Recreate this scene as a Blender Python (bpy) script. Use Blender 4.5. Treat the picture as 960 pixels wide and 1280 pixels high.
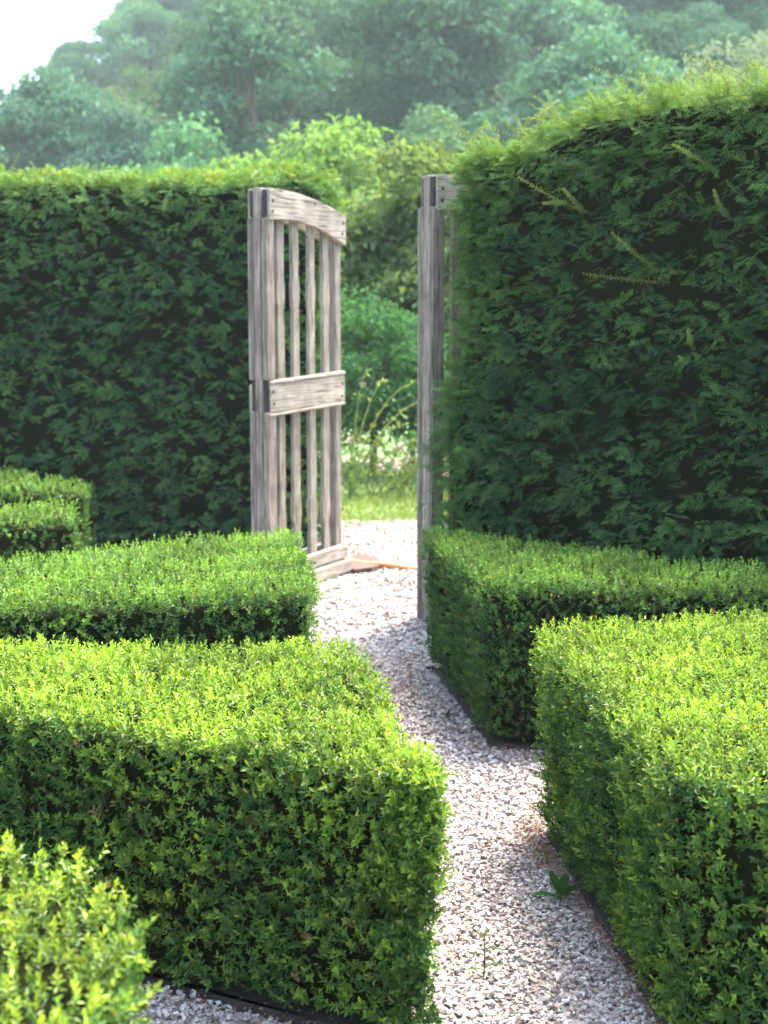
import bpy, bmesh, math
import numpy as np
from mathutils import Vector, Matrix

for _o in list(bpy.data.objects):
    bpy.data.objects.remove(_o)
SC = bpy.context.scene
COL = SC.collection
R = math.radians
rng = np.random.default_rng(7)

# ------------------------------------------------------------------ camera
cd = bpy.data.cameras.new('camera')
cam = bpy.data.objects.new('camera', cd)
COL.objects.link(cam)
SC.camera = cam
cam.location = (0, 0, 1.5)
cam.rotation_euler = (R(90) - math.atan(250 / 1750.0), 0, 0)
cd.sensor_fit = 'VERTICAL'
cd.sensor_height = 24.0
cd.sensor_width = 18.0
cd.lens = 24.0 * 1750.0 / 1280.0
cd.clip_start = 0.05
cd.clip_end = 3000
cd.dof.use_dof = True
cd.dof.focus_distance = 3.5
cd.dof.aperture_fstop = 3.2

# ------------------------------------------------------------------ sky, sun, exposure
SUN_AZ, SUN_EL = R(42), R(64)      # azimuth clockwise from +Y
world = bpy.data.worlds.new('World')
SC.world = world
world.use_nodes = True
wn = world.node_tree.nodes
wl = world.node_tree.links
bg = wn['Background']
sky = wn.new('ShaderNodeTexSky')
sky.sky_type = 'NISHITA'
sky.sun_disc = False
sky.sun_elevation = SUN_EL
sky.sun_rotation = SUN_AZ
sky.air_density = 1.0
sky.dust_density = 4.0
sky.ozone_density = 1.0
wl.new(sky.outputs[0], bg.inputs[0])
bg.inputs[1].default_value = 0.14
sd = bpy.data.lights.new('sun', 'SUN')
sd.energy = 2.0
sd.angle = R(24)
sd.color = (1.0, 0.94, 0.82)
sun = bpy.data.objects.new('sun', sd)
COL.objects.link(sun)
sdir = Vector((math.sin(SUN_AZ) * math.cos(SUN_EL), math.cos(SUN_AZ) * math.cos(SUN_EL), math.sin(SUN_EL)))
sun.rotation_euler = sdir.to_track_quat('Z', 'Y').to_euler()
sun.location = (20, 20, 60)
SC.view_settings.view_transform = 'Standard'
SC.view_settings.look = 'None'
SC.view_settings.gamma = 1.0
SC.view_settings.use_curve_mapping = False
SC.view_settings.exposure = 3.1
SC.cycles.use_denoising = True
SC.cycles.max_bounces = 8
SC.cycles.transmission_bounces = 4
SC.cycles.diffuse_bounces = 4
SC.cycles.volume_bounces = 1

# ------------------------------------------------------------------ helpers
def tag(o, label=None, cat=None, group=None, kind=None):
    if label: o['label'] = label
    if cat: o['category'] = cat
    if group: o['group'] = group
    if kind: o['kind'] = kind
    return o

def empty(name, loc=(0, 0, 0), rz=0.0):
    o = bpy.data.objects.new(name, None)
    COL.objects.link(o)
    o.location = loc
    o.rotation_euler = (0, 0, rz)
    o.empty_display_size = 0.1
    return o

def link(name, me, parent=None):
    o = bpy.data.objects.new(name, me)
    COL.objects.link(o)
    if parent is not None:
        o.parent = parent
    return o

def mesh_np(name, V, F, mat, col=None, smooth=False):
    """V (n,3), F (m,k) -> mesh; col (n,3) -> point colour attribute Col"""
    V = np.ascontiguousarray(V, dtype=np.float32).reshape(-1, 3)
    F = np.ascontiguousarray(F, dtype=np.int32)
    m, k = F.shape
    me = bpy.data.meshes.new(name)
    me.vertices.add(len(V))
    me.vertices.foreach_set('co', V.ravel())
    me.loops.add(m * k)
    me.loops.foreach_set('vertex_index', F.ravel())
    me.polygons.add(m)
    me.polygons.foreach_set('loop_start', np.arange(m, dtype=np.int32) * k)
    me.polygons.foreach_set('use_smooth', np.full(m, smooth, dtype=bool))
    if col is not None:
        a = me.attributes.new('Col', 'FLOAT_COLOR', 'POINT')
        c4 = np.ones((len(V), 4), dtype=np.float32)
        c4[:, :3] = col
        a.data.foreach_set('color', c4.ravel())
    me.update(calc_edges=True)
    if mat is not None:
        me.materials.append(mat)
    return me

def nrm(v):
    return v / np.maximum(np.linalg.norm(v, axis=-1, keepdims=True), 1e-9)

_PH = np.random.default_rng(3).uniform(0, 6.28, (64,))
_DR = nrm(np.random.default_rng(4).normal(size=(64, 3)))
def noise(P, freq, seed=0, oct=3):
    """cheap smooth noise, about -1..1"""
    P = np.asarray(P, dtype=float)
    s = np.zeros(P.shape[:-1])
    amp = 1.0
    tot = 0
    for o in range(oct):
        for j in range(4):
            i = (seed * 7 + o * 4 + j) % 64
            s = s + amp * np.sin(P @ _DR[i] * freq * (1 + 0.37 * j) + _PH[i] + seed)
        tot += amp * 2.2
        amp *= 0.55
        freq *= 2.1
    return s / tot

# ------------------------------------------------------------------ materials
def newmat(name):
    m = bpy.data.materials.new(name)
    m.use_nodes = True
    nt = m.node_tree
    return m, nt.nodes, nt.links, nt.nodes['Principled BSDF'], nt.nodes['Material Output']

def leaf_mat(name, rough=0.42, trans=0.35, tint=(1.25, 1.15, 0.5), spec=0.4):
    m, N, L, b, out = newmat(name)
    a = N.new('ShaderNodeAttribute'); a.attribute_name = 'Col'
    L.new(a.outputs['Color'], b.inputs['Base Color'])
    b.inputs['Roughness'].default_value = rough
    b.inputs['Specular IOR Level'].default_value = spec
    t = N.new('ShaderNodeBsdfTranslucent')
    mx = N.new('ShaderNodeMix'); mx.data_type = 'RGBA'; mx.blend_type = 'MULTIPLY'
    mx.inputs[0].default_value = 1.0
    L.new(a.outputs['Color'], mx.inputs[6])
    mx.inputs[7].default_value = (*tint, 1)
    L.new(mx.outputs[2], t.inputs['Color'])
    ms = N.new('ShaderNodeMixShader'); ms.inputs[0].default_value = trans
    L.new(b.outputs[0], ms.inputs[1]); L.new(t.outputs[0], ms.inputs[2])
    L.new(ms.outputs[0], out.inputs['Surface'])
    return m

def tree_leaf_mat(name, trans=0.3):
    """leaf material whose hue shifts a little from tree to tree"""
    m = leaf_mat(name, 0.7, trans, (1.15, 1.1, 0.6), 0.06)
    N, L = m.node_tree.nodes, m.node_tree.links
    b = N['Principled BSDF']
    a = [n for n in N if n.type == 'ATTRIBUTE'][0]
    oi = N.new('ShaderNodeObjectInfo')
    hs = N.new('ShaderNodeHueSaturation')
    mr = N.new('ShaderNodeMapRange')
    L.new(oi.outputs['Random'], mr.inputs[0])
    mr.inputs[3].default_value = 0.78; mr.inputs[4].default_value = 1.25
    L.new(mr.outputs[0], hs.inputs['Value'])
    mul = N.new('ShaderNodeMath'); mul.operation = 'MULTIPLY'; mul.inputs[1].default_value = 7.31
    fr = N.new('ShaderNodeMath'); fr.operation = 'FRACT'
    mh = N.new('ShaderNodeMapRange')
    L.new(oi.outputs['Random'], mul.inputs[0]); L.new(mul.outputs[0], fr.inputs[0]); L.new(fr.outputs[0], mh.inputs[0])
    mh.inputs[3].default_value = 0.475; mh.inputs[4].default_value = 0.545
    L.new(mh.outputs[0], hs.inputs['Hue'])
    L.new(a.outputs['Color'], hs.inputs['Color'])
    L.new(hs.outputs[0], b.inputs['Base Color'])
    mx = [n for n in N if n.type == 'MIX'][0]
    L.new(hs.outputs[0], mx.inputs[6])
    return m

def simple_mat(name, c1, c2, scale=20.0, rough=0.85, bump=0.3, coord='Object', stretch=(1, 1, 1), detail=6, dist=0.01):
    m, N, L, b, out = newmat(name)
    tc = N.new('ShaderNodeTexCoord')
    mp = N.new('ShaderNodeMapping'); mp.inputs['Scale'].default_value = stretch
    L.new(tc.outputs[coord], mp.inputs[0])
    nz = N.new('ShaderNodeTexNoise'); nz.inputs['Scale'].default_value = scale; nz.inputs['Detail'].default_value = detail
    L.new(mp.outputs[0], nz.inputs['Vector'])
    cr = N.new('ShaderNodeValToRGB')
    cr.color_ramp.elements[0].position = 0.3; cr.color_ramp.elements[0].color = (*c1, 1)
    cr.color_ramp.elements[1].position = 0.7; cr.color_ramp.elements[1].color = (*c2, 1)
    L.new(nz.outputs[0], cr.inputs[0]); L.new(cr.outputs[0], b.inputs['Base Color'])
    b.inputs['Roughness'].default_value = rough
    bp = N.new('ShaderNodeBump'); bp.inputs['Strength'].default_value = bump; bp.inputs['Distance'].default_value = dist
    L.new(nz.outputs[0], bp.inputs['Height']); L.new(bp.outputs[0], b.inputs['Normal'])
    return m

def wood_mat(name, dark, mid, light, axis='Z'):
    """weathered timber: streaks along the grain, cracks, pale lichen bloom"""
    m, N, L, b, out = newmat(name)
    tc = N.new('ShaderNodeTexCoord')
    oi = N.new('ShaderNodeObjectInfo')
    add = N.new('ShaderNodeVectorMath'); add.operation = 'ADD'
    sc = N.new('ShaderNodeVectorMath'); sc.operation = 'SCALE'; sc.inputs[3].default_value = 13.0
    cx = N.new('ShaderNodeCombineXYZ')
    for k in range(3): L.new(oi.outputs['Random'], cx.inputs[k])
    L.new(cx.outputs[0], sc.inputs[0])
    L.new(tc.outputs['Object'], add.inputs[0]); L.new(sc.outputs[0], add.inputs[1])
    mp = N.new('ShaderNodeMapping')
    mp.inputs['Scale'].default_value = (110, 110, 5.0) if axis == 'Z' else (5.0, 110, 110)
    L.new(add.outputs[0], mp.inputs[0])
    n1 = N.new('ShaderNodeTexNoise'); n1.inputs['Scale'].default_value = 1.0; n1.inputs['Detail'].default_value = 8; n1.inputs['Roughness'].default_value = 0.65
    n1.inputs['Distortion'].default_value = 0.6
    L.new(mp.outputs[0], n1.inputs['Vector'])
    cr = N.new('ShaderNodeValToRGB')
    e = cr.color_ramp.elements
    e[0].position = 0.34; e[0].color = (*dark, 1)
    e[1].position = 0.66; e[1].color = (*light, 1)
    e2 = e.new(0.45); e2.color = (*mid, 1)
    L.new(n1.outputs[0], cr.inputs[0])
    n2 = N.new('ShaderNodeTexNoise'); n2.inputs['Scale'].default_value = 9.0; n2.inputs['Detail'].default_value = 5
    L.new(add.outputs[0], n2.inputs['Vector'])
    r2 = N.new('ShaderNodeMapRange'); r2.inputs[1].default_value = 0.35; r2.inputs[2].default_value = 0.7; r2.inputs[3].default_value = 0.72; r2.inputs[4].default_value = 1.12
    L.new(n2.outputs[0], r2.inputs[0])
    hv = N.new('ShaderNodeHueSaturation'); L.new(cr.outputs[0], hv.inputs['Color']); L.new(r2.outputs[0], hv.inputs['Value'])
    # small dark knots and peg holes
    vo = N.new('ShaderNodeTexVoronoi'); vo.inputs['Scale'].default_value = 7.0
    L.new(add.outputs[0], vo.inputs['Vector'])
    kr = N.new('ShaderNodeMapRange'); kr.inputs[1].default_value = 0.03; kr.inputs[2].default_value = 0.09; kr.inputs[3].default_value = 0.25; kr.inputs[4].default_value = 1.0
    L.new(vo.outputs['Distance'], kr.inputs[0])
    mm = N.new('ShaderNodeMix'); mm.data_type = 'RGBA'; mm.blend_type = 'MULTIPLY'; mm.inputs[0].default_value = 1.0
    L.new(hv.outputs[0], mm.inputs[6]); L.new(kr.outputs[0], mm.inputs[7])
    L.new(mm.outputs[2], b.inputs['Base Color'])
    b.inputs['Roughness'].default_value = 0.9
    b.inputs['Specular IOR Level'].default_value = 0.2
    bp = N.new('ShaderNodeBump'); bp.inputs['Strength'].default_value = 0.8; bp.inputs['Distance'].default_value = 0.004
    L.new(n1.outputs[0], bp.inputs['Height']); L.new(bp.outputs[0], b.inputs['Normal'])
    return m

M_BOX = leaf_mat('box_leaf', 0.42, 0.34, (1.3, 1.15, 0.45), 0.32)
M_YEW = leaf_mat('yew_needle', 0.6, 0.22, (1.2, 1.1, 0.5), 0.12)
M_TREE = tree_leaf_mat('tree_leaf', 0.45)
M_HILL = tree_leaf_mat('hill_leaf', 0.25)
M_CORE = simple_mat('leaf_gap_shade', (0.004, 0.006, 0.002), (0.011, 0.013, 0.005), 60, 1.0, 0.6)  # near-black so the shade between leaves is painted in
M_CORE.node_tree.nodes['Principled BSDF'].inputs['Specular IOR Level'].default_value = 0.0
M_BARK = simple_mat('bark', (0.05, 0.038, 0.028), (0.14, 0.11, 0.085), 18, 0.95, 0.6, stretch=(3, 3, 0.6))
M_SOIL = simple_mat('soil', (0.02, 0.013, 0.009), (0.06, 0.042, 0.03), 35, 0.95, 0.8)
M_EDGE = simple_mat('edging', (0.012, 0.008, 0.007), (0.035, 0.024, 0.02), 25, 0.8, 0.3)
M_STILE_V = wood_mat('weathered_stile', (0.052, 0.041, 0.032), (0.16, 0.135, 0.108), (0.30, 0.265, 0.222), 'Z')
M_SLAT_V = wood_mat('weathered_slat', (0.065, 0.052, 0.037), (0.20, 0.17, 0.128), (0.34, 0.305, 0.24), 'Z')
M_RAIL_H = wood_mat('weathered_rail', (0.08, 0.06, 0.044), (0.25, 0.215, 0.17), (0.40, 0.365, 0.305), 'X')
M_DARKW = wood_mat('dark_timber', (0.015, 0.011, 0.010), (0.035, 0.026, 0.024), (0.07, 0.055, 0.05), 'Z')

# ------------------------------------------------------------------ vegetation generators
def tri_sample(V, T, n_per_m2, wfun=None, rg=rng):
    """area weighted samples on a triangle mesh with smooth normals"""
    A, B, C = V[T[:, 0]], V[T[:, 1]], V[T[:, 2]]
    fn = np.cross(B - A, C - A)
    area = np.linalg.norm(fn, axis=1) * 0.5
    VN = np.zeros_like(V)
    for k in range(3): np.add.at(VN, T[:, k], fn)
    VN = nrm(VN)
    w = area.copy()
    if wfun is not None:
        w = w * wfun((A + B + C) / 3, nrm(fn))
    n = int(w.sum() * n_per_m2)
    idx = rg.choice(len(T), n, p=w / w.sum())
    r1 = np.sqrt(rg.random(n))[:, None]; r2 = rg.random(n)[:, None]
    b0, b1, b2 = 1 - r1, r1 * (1 - r2), r1 * r2
    P = b0 * A[idx] + b1 * B[idx] + b2 * C[idx]
    Nn = nrm(b0 * VN[T[idx, 0]] + b1 * VN[T[idx, 1]] + b2 * VN[T[idx, 2]])
    return P, Nn

def hedge_surface(poly, H, inset=0.05, r=0.06, z0=0.04, seed=0, lump=0.014, step=0.07, smooth=3, ztop=None, top_rings=9, lumpf=9.0):
    """clipped hedge: rounded prism over a polygon (counter-clockwise); returns verts, tris"""
    poly = np.array(poly, float)
    pts = []
    n = len(poly)
    for i in range(n):
        a, b = poly[i], poly[(i + 1) % n]
        k = max(2, int(np.linalg.norm(b - a) / step))
        for j in range(k): pts.append(a + (b - a) * j / k)
    P = np.array(pts)
    for _ in range(smooth):
        P = 0.5 * P + 0.25 * np.roll(P, 1, 0) + 0.25 * np.roll(P, -1, 0)
    tdir = nrm(np.roll(P, -1, 0) - np.roll(P, 1, 0))
    nout = np.stack([tdir[:, 1], -tdir[:, 0]], 1)
    m = len(P)
    rings = []
    nz = max(4, int((H - z0 - r) / step))
    for i in range(nz + 1):
        f = i / nz
        z = z0 + (H - r - z0) * f
        off = -inset * (1 - f) ** 1.3
        rings.append(np.c_[P + nout * off, np.full(m, z)])
    for a in (30, 60, 90):
        off = -r * (1 - math.cos(R(a)))
        rings.append(np.c_[P + nout * off, np.full(m, H - r + r * math.sin(R(a)))])
    cen = P.mean(0)
    last = P - nout * r
    for i in range(1, top_rings):
        f = 1 - i / top_rings
        rings.append(np.c_[cen + (last - cen) * f, np.full(m, H)])
    V = np.concatenate(rings + [np.array([[cen[0], cen[1], H]])])
    T = []
    nr = len(rings)
    idx = np.arange(m)
    nx = (idx + 1) % m
    for q in range(nr - 1):
        a, b, c, d = q * m + idx, q * m + nx, (q + 1) * m + nx, (q + 1) * m + idx
        T.append(np.stack([a, b, c], 1)); T.append(np.stack([a, c, d], 1))
    ci = len(V) - 1
    T.append(np.stack([(nr - 1) * m + idx, (nr - 1) * m + nx, np.full(m, ci)], 1))
    T = np.concatenate(T)
    if ztop is not None:
        f = np.clip((V[:, 2] - z0) / (H - z0), 0, 1)
        V[:, 2] = z0 + (V[:, 2] - z0) + ztop(V[:, 0], V[:, 1]) * f
    # lumps
    A, B, C = V[T[:, 0]], V[T[:, 1]], V[T[:, 2]]
    fn = np.cross(B - A, C - A)
    VN = np.zeros_like(V)
    for k in range(3): np.add.at(VN, T[:, k], fn)
    VN = nrm(VN)
    V = V + VN * (noise(V, lumpf, seed) * lump * 1.6)[:, None]
    return V, T, VN

LEAF_S = np.array([0.0, 0.33, 0.70, 1.0, 0.70, 0.33])
LEAF_W = np.array([0.0, 0.46, 0.40, 0.0, -0.40, -0.46])
def leaves6(B, D, N, L, W, cup=0.22, curl=0.12):
    D = nrm(D)
    S = nrm(np.cross(D, N)); N = np.cross(S, D)
    L = L[:, None, None]; W = W[:, None, None]
    s = LEAF_S[None, :, None]; w = LEAF_W[None, :, None]
    V = B[:, None] + D[:, None] * (s * L) + S[:, None] * (w * W) + N[:, None] * (np.abs(w) * W * cup * 2 - curl * s * s * L)
    n = len(B)
    base = (np.arange(n) * 6)[:, None]
    F = np.concatenate([base + np.array([[0, 1, 2, 3]]), base + np.array([[0, 3, 4, 5]])])
    return V.reshape(-1, 3), F

def leaves4(B, D, N, L, W, cup=0.2, curl=0.1, wide=0.5):
    """folded diamond leaf: one quad"""
    D = nrm(D)
    S = nrm(np.cross(D, N)); N = np.cross(S, D)
    L = L[:, None]; W = W[:, None]
    v0 = B
    v1 = B + D * L * wide + S * W * 0.5 + N * W * cup
    v2 = B + D * L - N * L * curl
    v3 = B + D * L * wide - S * W * 0.5 + N * W * cup
    V = np.stack([v0, v1, v2, v3], 1)
    F = np.arange(len(B) * 4).reshape(-1, 4)
    return V.reshape(-1, 3), F

UP = np.array([0, 0, 1.0])
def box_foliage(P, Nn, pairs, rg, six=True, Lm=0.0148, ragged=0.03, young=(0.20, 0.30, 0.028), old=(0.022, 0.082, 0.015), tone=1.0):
    """leafy box shoots at points P with outward normals Nn -> verts, faces, colours"""
    n = len(P)
    upness = np.clip(Nn[:, 2], 0, 1)[:, None]
    ax = nrm(Nn * (0.62 + 0.38 * upness) + UP * (0.72 - 0.42 * upness) + rg.normal(size=(n, 3)) * (0.30 - 0.08 * upness))
    length = rg.uniform(0.030, 0.048, n) * (1 + 0.6 * (rg.random(n) < ragged))
    depth = rg.uniform(-0.050, -0.002, n) + noise(P, 38, 5, 2) * 0.007
    base = P + Nn * depth[:, None] - ax * (length * 0.25)[:, None]
    ref = nrm(np.cross(ax, rg.normal(size=(n, 3))))
    ref2 = np.cross(ax, ref)
    patch = noise(P, 7, 2, 3)              # slow drift of leaf colour over the hedge
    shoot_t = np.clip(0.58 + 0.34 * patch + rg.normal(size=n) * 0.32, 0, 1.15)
    # new growth plus painted sunlight: tops lightened, shoots set deeper darkened
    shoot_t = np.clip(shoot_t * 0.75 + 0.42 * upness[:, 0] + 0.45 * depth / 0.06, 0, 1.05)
    Bs, Ds, Ns, Ls, Ws, Cs = [], [], [], [], [], []
    young = np.array(young) * tone; old = np.array(old) * tone
    shade = 1 + 0.28 * noise(P, 16, 9, 2) + rg.normal(size=n) * 0.10
    dead = rg.random(n) < np.where(np.linalg.norm(P - np.array([0.80, 2.45, 0.38]), axis=1) < 0.14, 0.10, 0.0025)
    for k in range(pairs):
        f = (k + 0.5) / pairs
        ang = R(70) * (1 - f) + R(18) * f
        for sgn in (1, -1):
            rad = (ref if k % 2 == 0 else ref2) * sgn
            a = ang + rg.normal(size=n) * 0.28
            D = ax * np.cos(a)[:, None] + rad * np.sin(a)[:, None] + rg.normal(size=(n, 3)) * 0.22
            Nl = ax * np.sin(a)[:, None] - rad * np.cos(a)[:, None] + rg.normal(size=(n, 3)) * 0.2
            Bp = base + ax * (length * (0.15 + 0.80 * f))[:, None]
            l = Lm * (1 - 0.16 * upness[:, 0]) * rg.uniform(0.65, 1.3, n) * (1.0 if f < 0.8 else 0.85)
            w = l * rg.uniform(0.37, 0.48, n) * (1.0 if f < 0.8 else 0.8)
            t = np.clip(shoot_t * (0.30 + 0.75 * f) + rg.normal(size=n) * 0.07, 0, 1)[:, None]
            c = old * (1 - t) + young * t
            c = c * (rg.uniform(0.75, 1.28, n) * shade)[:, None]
            c[dead] = np.array([0.20, 0.12, 0.06]) * rg.uniform(0.5, 1.3, (dead.sum(), 1))
            yl = rg.random(n) < 0.004
            c[yl] = np.array([0.40, 0.32, 0.05])
            Bs.append(Bp); Ds.append(D); Ns.append(Nl); Ls.append(l); Ws.append(w); Cs.append(c)
    B = np.concatenate(Bs); D = np.concatenate(Ds); Nl = np.concatenate(Ns)
    L = np.concatenate(Ls); W = np.concatenate(Ws); C = np.concatenate(Cs)
    if six:
        V, F = leaves6(B, D, Nl, L, W)
        return V, F, np.repeat(C, 6, 0)
    V, F = leaves4(B, D, Nl, L, W)
    return V, F, np.repeat(C, 4, 0)

def tube(pts, rad, sides=6):
    """tapered tube along points -> verts, quads"""
    pts = np.array(pts, float); n = len(pts)
    rad = np.broadcast_to(np.array(rad, float), (n,))
    t = nrm(np.gradient(pts, axis=0))
    ref = np.array([0.31, 0.87, 0.37])
    s = nrm(np.cross(t, ref)); u = np.cross(s, t)
    a = np.linspace(0, 2 * np.pi, sides, endpoint=False)
    V = pts[:, None] + rad[:, None, None] * (np.cos(a)[None, :, None] * s[:, None] + np.sin(a)[None, :, None] * u[:, None])
    F = []
    for i in range(n - 1):
        for j in range(sides):
            k = (j + 1) % sides
            F.append((i * sides + j, i * sides + k, (i + 1) * sides + k, (i + 1) * sides + j))
    return V.reshape(-1, 3), np.array(F)

def poly_inset(poly, d):
    p = np.array(poly, float)
    e0 = nrm(p - np.roll(p, 1, 0)); e1 = nrm(np.roll(p, -1, 0) - p)
    n0 = np.stack([e0[:, 1], -e0[:, 0]], 1); n1 = np.stack([e1[:, 1], -e1[:, 0]], 1)
    b = n0 + n1
    b = b / np.maximum((b * n0).sum(1, keepdims=True), 0.45)
    return p - b * d

def round_poly(poly, step=0.05, passes=2):
    p = np.array(poly, float); out = []
    for i in range(len(p)):
        a, b = p[i], p[(i + 1) % len(p)]
        k = max(2, int(np.linalg.norm(b - a) / step))
        for j in range(k): out.append(a + (b - a) * j / k)
    q = np.array(out)
    for _ in range(passes):
        q = 0.5 * q + 0.25 * np.roll(q, 1, 0) + 0.25 * np.roll(q, -1, 0)
    return q

def point_in_poly(x, y, poly):
    ins = np.zeros(len(x), bool)
    n = len(poly)
    for i in range(n):
        x0, y0 = poly[i]; x1, y1 = poly[(i + 1) % n]
        c = ((y0 > y) != (y1 > y)) & (x < (x1 - x0) * (y - y0) / (y1 - y0 + 1e-12) + x0)
        ins ^= c
    return ins

def view_weight(back=0.3):
    def f(Pc, Nf):
        d = np.array([0, 0, 1.5]) - Pc
        facing = (nrm(d) * Nf).sum(1)
        w = np.where(facing > -0.05, 1.0, back)
        # fewer shoots on stretches that lie well outside the photograph
        return w * np.where(np.abs(Pc[:, 0]) < 0.30 * Pc[:, 1] + 0.08, 1.0, 0.2)
    return f

# ------------------------------------------------------------------ terrain
def terrain(x, y):
    x = np.asarray(x, float); y = np.asarray(y, float)
    q = 4 + 1.15 * (x + 41)
    zr = 3 + np.log1p(np.exp(np.clip((q - 3) / 6, -40, 40))) * 6
    zr = 50 * np.tanh((zr / 50) ** 1.6) ** (1 / 1.6)
    w = np.clip((y - 42) / 108.0, 0, 1.05) ** 1.1
    z = zr * w
    P = np.stack([x, y, 0 * x], -1)
    z = z + noise(P, 0.07, 3, 3) * 2.2 * np.clip((y - 45) / 40, 0, 1)
    dip = np.clip((y - 13.5) / 10, 0, 1) * np.clip((60 - y) / 25, 0, 1)
    return z - 0.9 * dip

gx = np.sinh(np.linspace(-4.2, 4.2, 150)) / math.sinh(4.2) * 250
gy = np.concatenate([np.linspace(-28, 14, 22), np.linspace(15, 130, 110), np.linspace(133, 400, 70)])
GX, GY = np.meshgrid(gx, gy)
GZ = terrain(GX, GY)
gV = np.stack([GX, GY, GZ], -1).reshape(-1, 3)
ni, nj = GX.shape
ii, jj = np.meshgrid(np.arange(ni - 1), np.arange(nj - 1), indexing='ij')
b0 = (ii * nj + jj).ravel()
gF = np.stack([b0, b0 + 1, b0 + nj + 1, b0 + nj], 1)
def ground_mat():
    m, N, L, b, out = newmat('meadow_ground')
    tc = N.new('ShaderNodeTexCoord')
    n1 = N.new('ShaderNodeTexNoise'); n1.inputs['Scale'].default_value = 0.35; n1.inputs['Detail'].default_value = 8
    L.new(tc.outputs['Object'], n1.inputs['Vector'])
    cr = N.new('ShaderNodeValToRGB')
    cr.color_ramp.elements[0].position = 0.35; cr.color_ramp.elements[0].color = (0.05, 0.10, 0.025, 1)
    cr.color_ramp.elements[1].position = 0.65; cr.color_ramp.elements[1].color = (0.11, 0.18, 0.045, 1)
    L.new(n1.outputs[0], cr.inputs[0])
    n2 = N.new('ShaderNodeTexNoise'); n2.inputs['Scale'].default_value = 0.09; n2.inputs['Detail'].default_value = 4
    L.new(tc.outputs['Object'], n2.inputs['Vector'])
    mr = N.new('ShaderNodeMapRange'); mr.inputs[1].default_value = 0.53; mr.inputs[2].default_value = 0.60
    L.new(n2.outputs[0], mr.inputs[0])
    mx = N.new('ShaderNodeMix'); mx.data_type = 'RGBA'
    L.new(mr.outputs[0], mx.inputs[0]); L.new(cr.outputs[0], mx.inputs[6]); mx.inputs[7].default_value = (0.15, 0.11, 0.08, 1)
    L.new(mx.outputs[2], b.inputs['Base Color'])
    b.inputs['Roughness'].default_value = 0.95
    return m
tag(link('ground', mesh_np('ground', gV, gF, ground_mat(), smooth=True)), kind='structure')

# gravel area: sheet 4 mm above the ground
def gravel_mat():
    m, N, L, b, out = newmat('gravel_bed')
    tc = N.new('ShaderNodeTexCoord')
    vo = N.new('ShaderNodeTexVoronoi'); vo.inputs['Scale'].default_value = 95.0
    L.new(tc.outputs['Object'], vo.inputs['Vector'])
    sp = N.new('ShaderNodeSeparateColor'); L.new(vo.outputs['Color'], sp.inputs[0])
    cr = N.new('ShaderNodeValToRGB')
    e = cr.color_ramp.elements
    e[0].position = 0.0; e[0].color = (0.12, 0.09, 0.08, 1)
    e[1].position = 1.0; e[1].color = (0.40, 0.35, 0.315, 1)
    a = e.new(0.3); a.color = (0.27, 0.225, 0.20, 1)
    L.new(sp.outputs[0], cr.inputs[0]); L.new(cr.outputs[0], b.inputs['Base Color'])
    b.inputs['Roughness'].default_value = 0.85
    bp = N.new('ShaderNodeBump'); bp.inputs['Strength'].default_value = 1.0; bp.inputs['Distance'].default_value = 0.008
    iv = N.new('ShaderNodeMath'); iv.operation = 'MULTIPLY'; iv.inputs[1].default_value = -1.0
    L.new(vo.outputs['Distance'], iv.inputs[0]); L.new(iv.outputs[0], bp.inputs['Height']); L.new(bp.outputs[0], b.inputs['Normal'])
    return m
def sheet(name, x0, x1, y0, y1, z, mat):
    V = np.array([[x0, y0, z], [x1, y0, z], [x1, y1, z], [x0, y1, z]])
    return link(name, mesh_np(name, V, np.array([[0, 1, 2, 3]]), mat))
# the ground wedge beyond the gate ends in an uneven lawn edge
def gravel_sheet():
    xs = np.linspace(-6, 6, 121)
    edge = 9.9 + 0.10 * np.sin(xs * 3.1) + 0.06 * np.sin(xs * 8.3 + 1)
    V = np.concatenate([np.c_[xs, np.full(121, -3.0), np.full(121, 0.004)], np.c_[xs, edge, np.full(121, 0.004)]])
    i = np.arange(120)
    return link('gravel_path', mesh_np('gravel_path', V, np.stack([i, i + 1, i + 122, i + 121], 1), gravel_mat()))
tag(gravel_sheet(), kind='structure')

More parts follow.
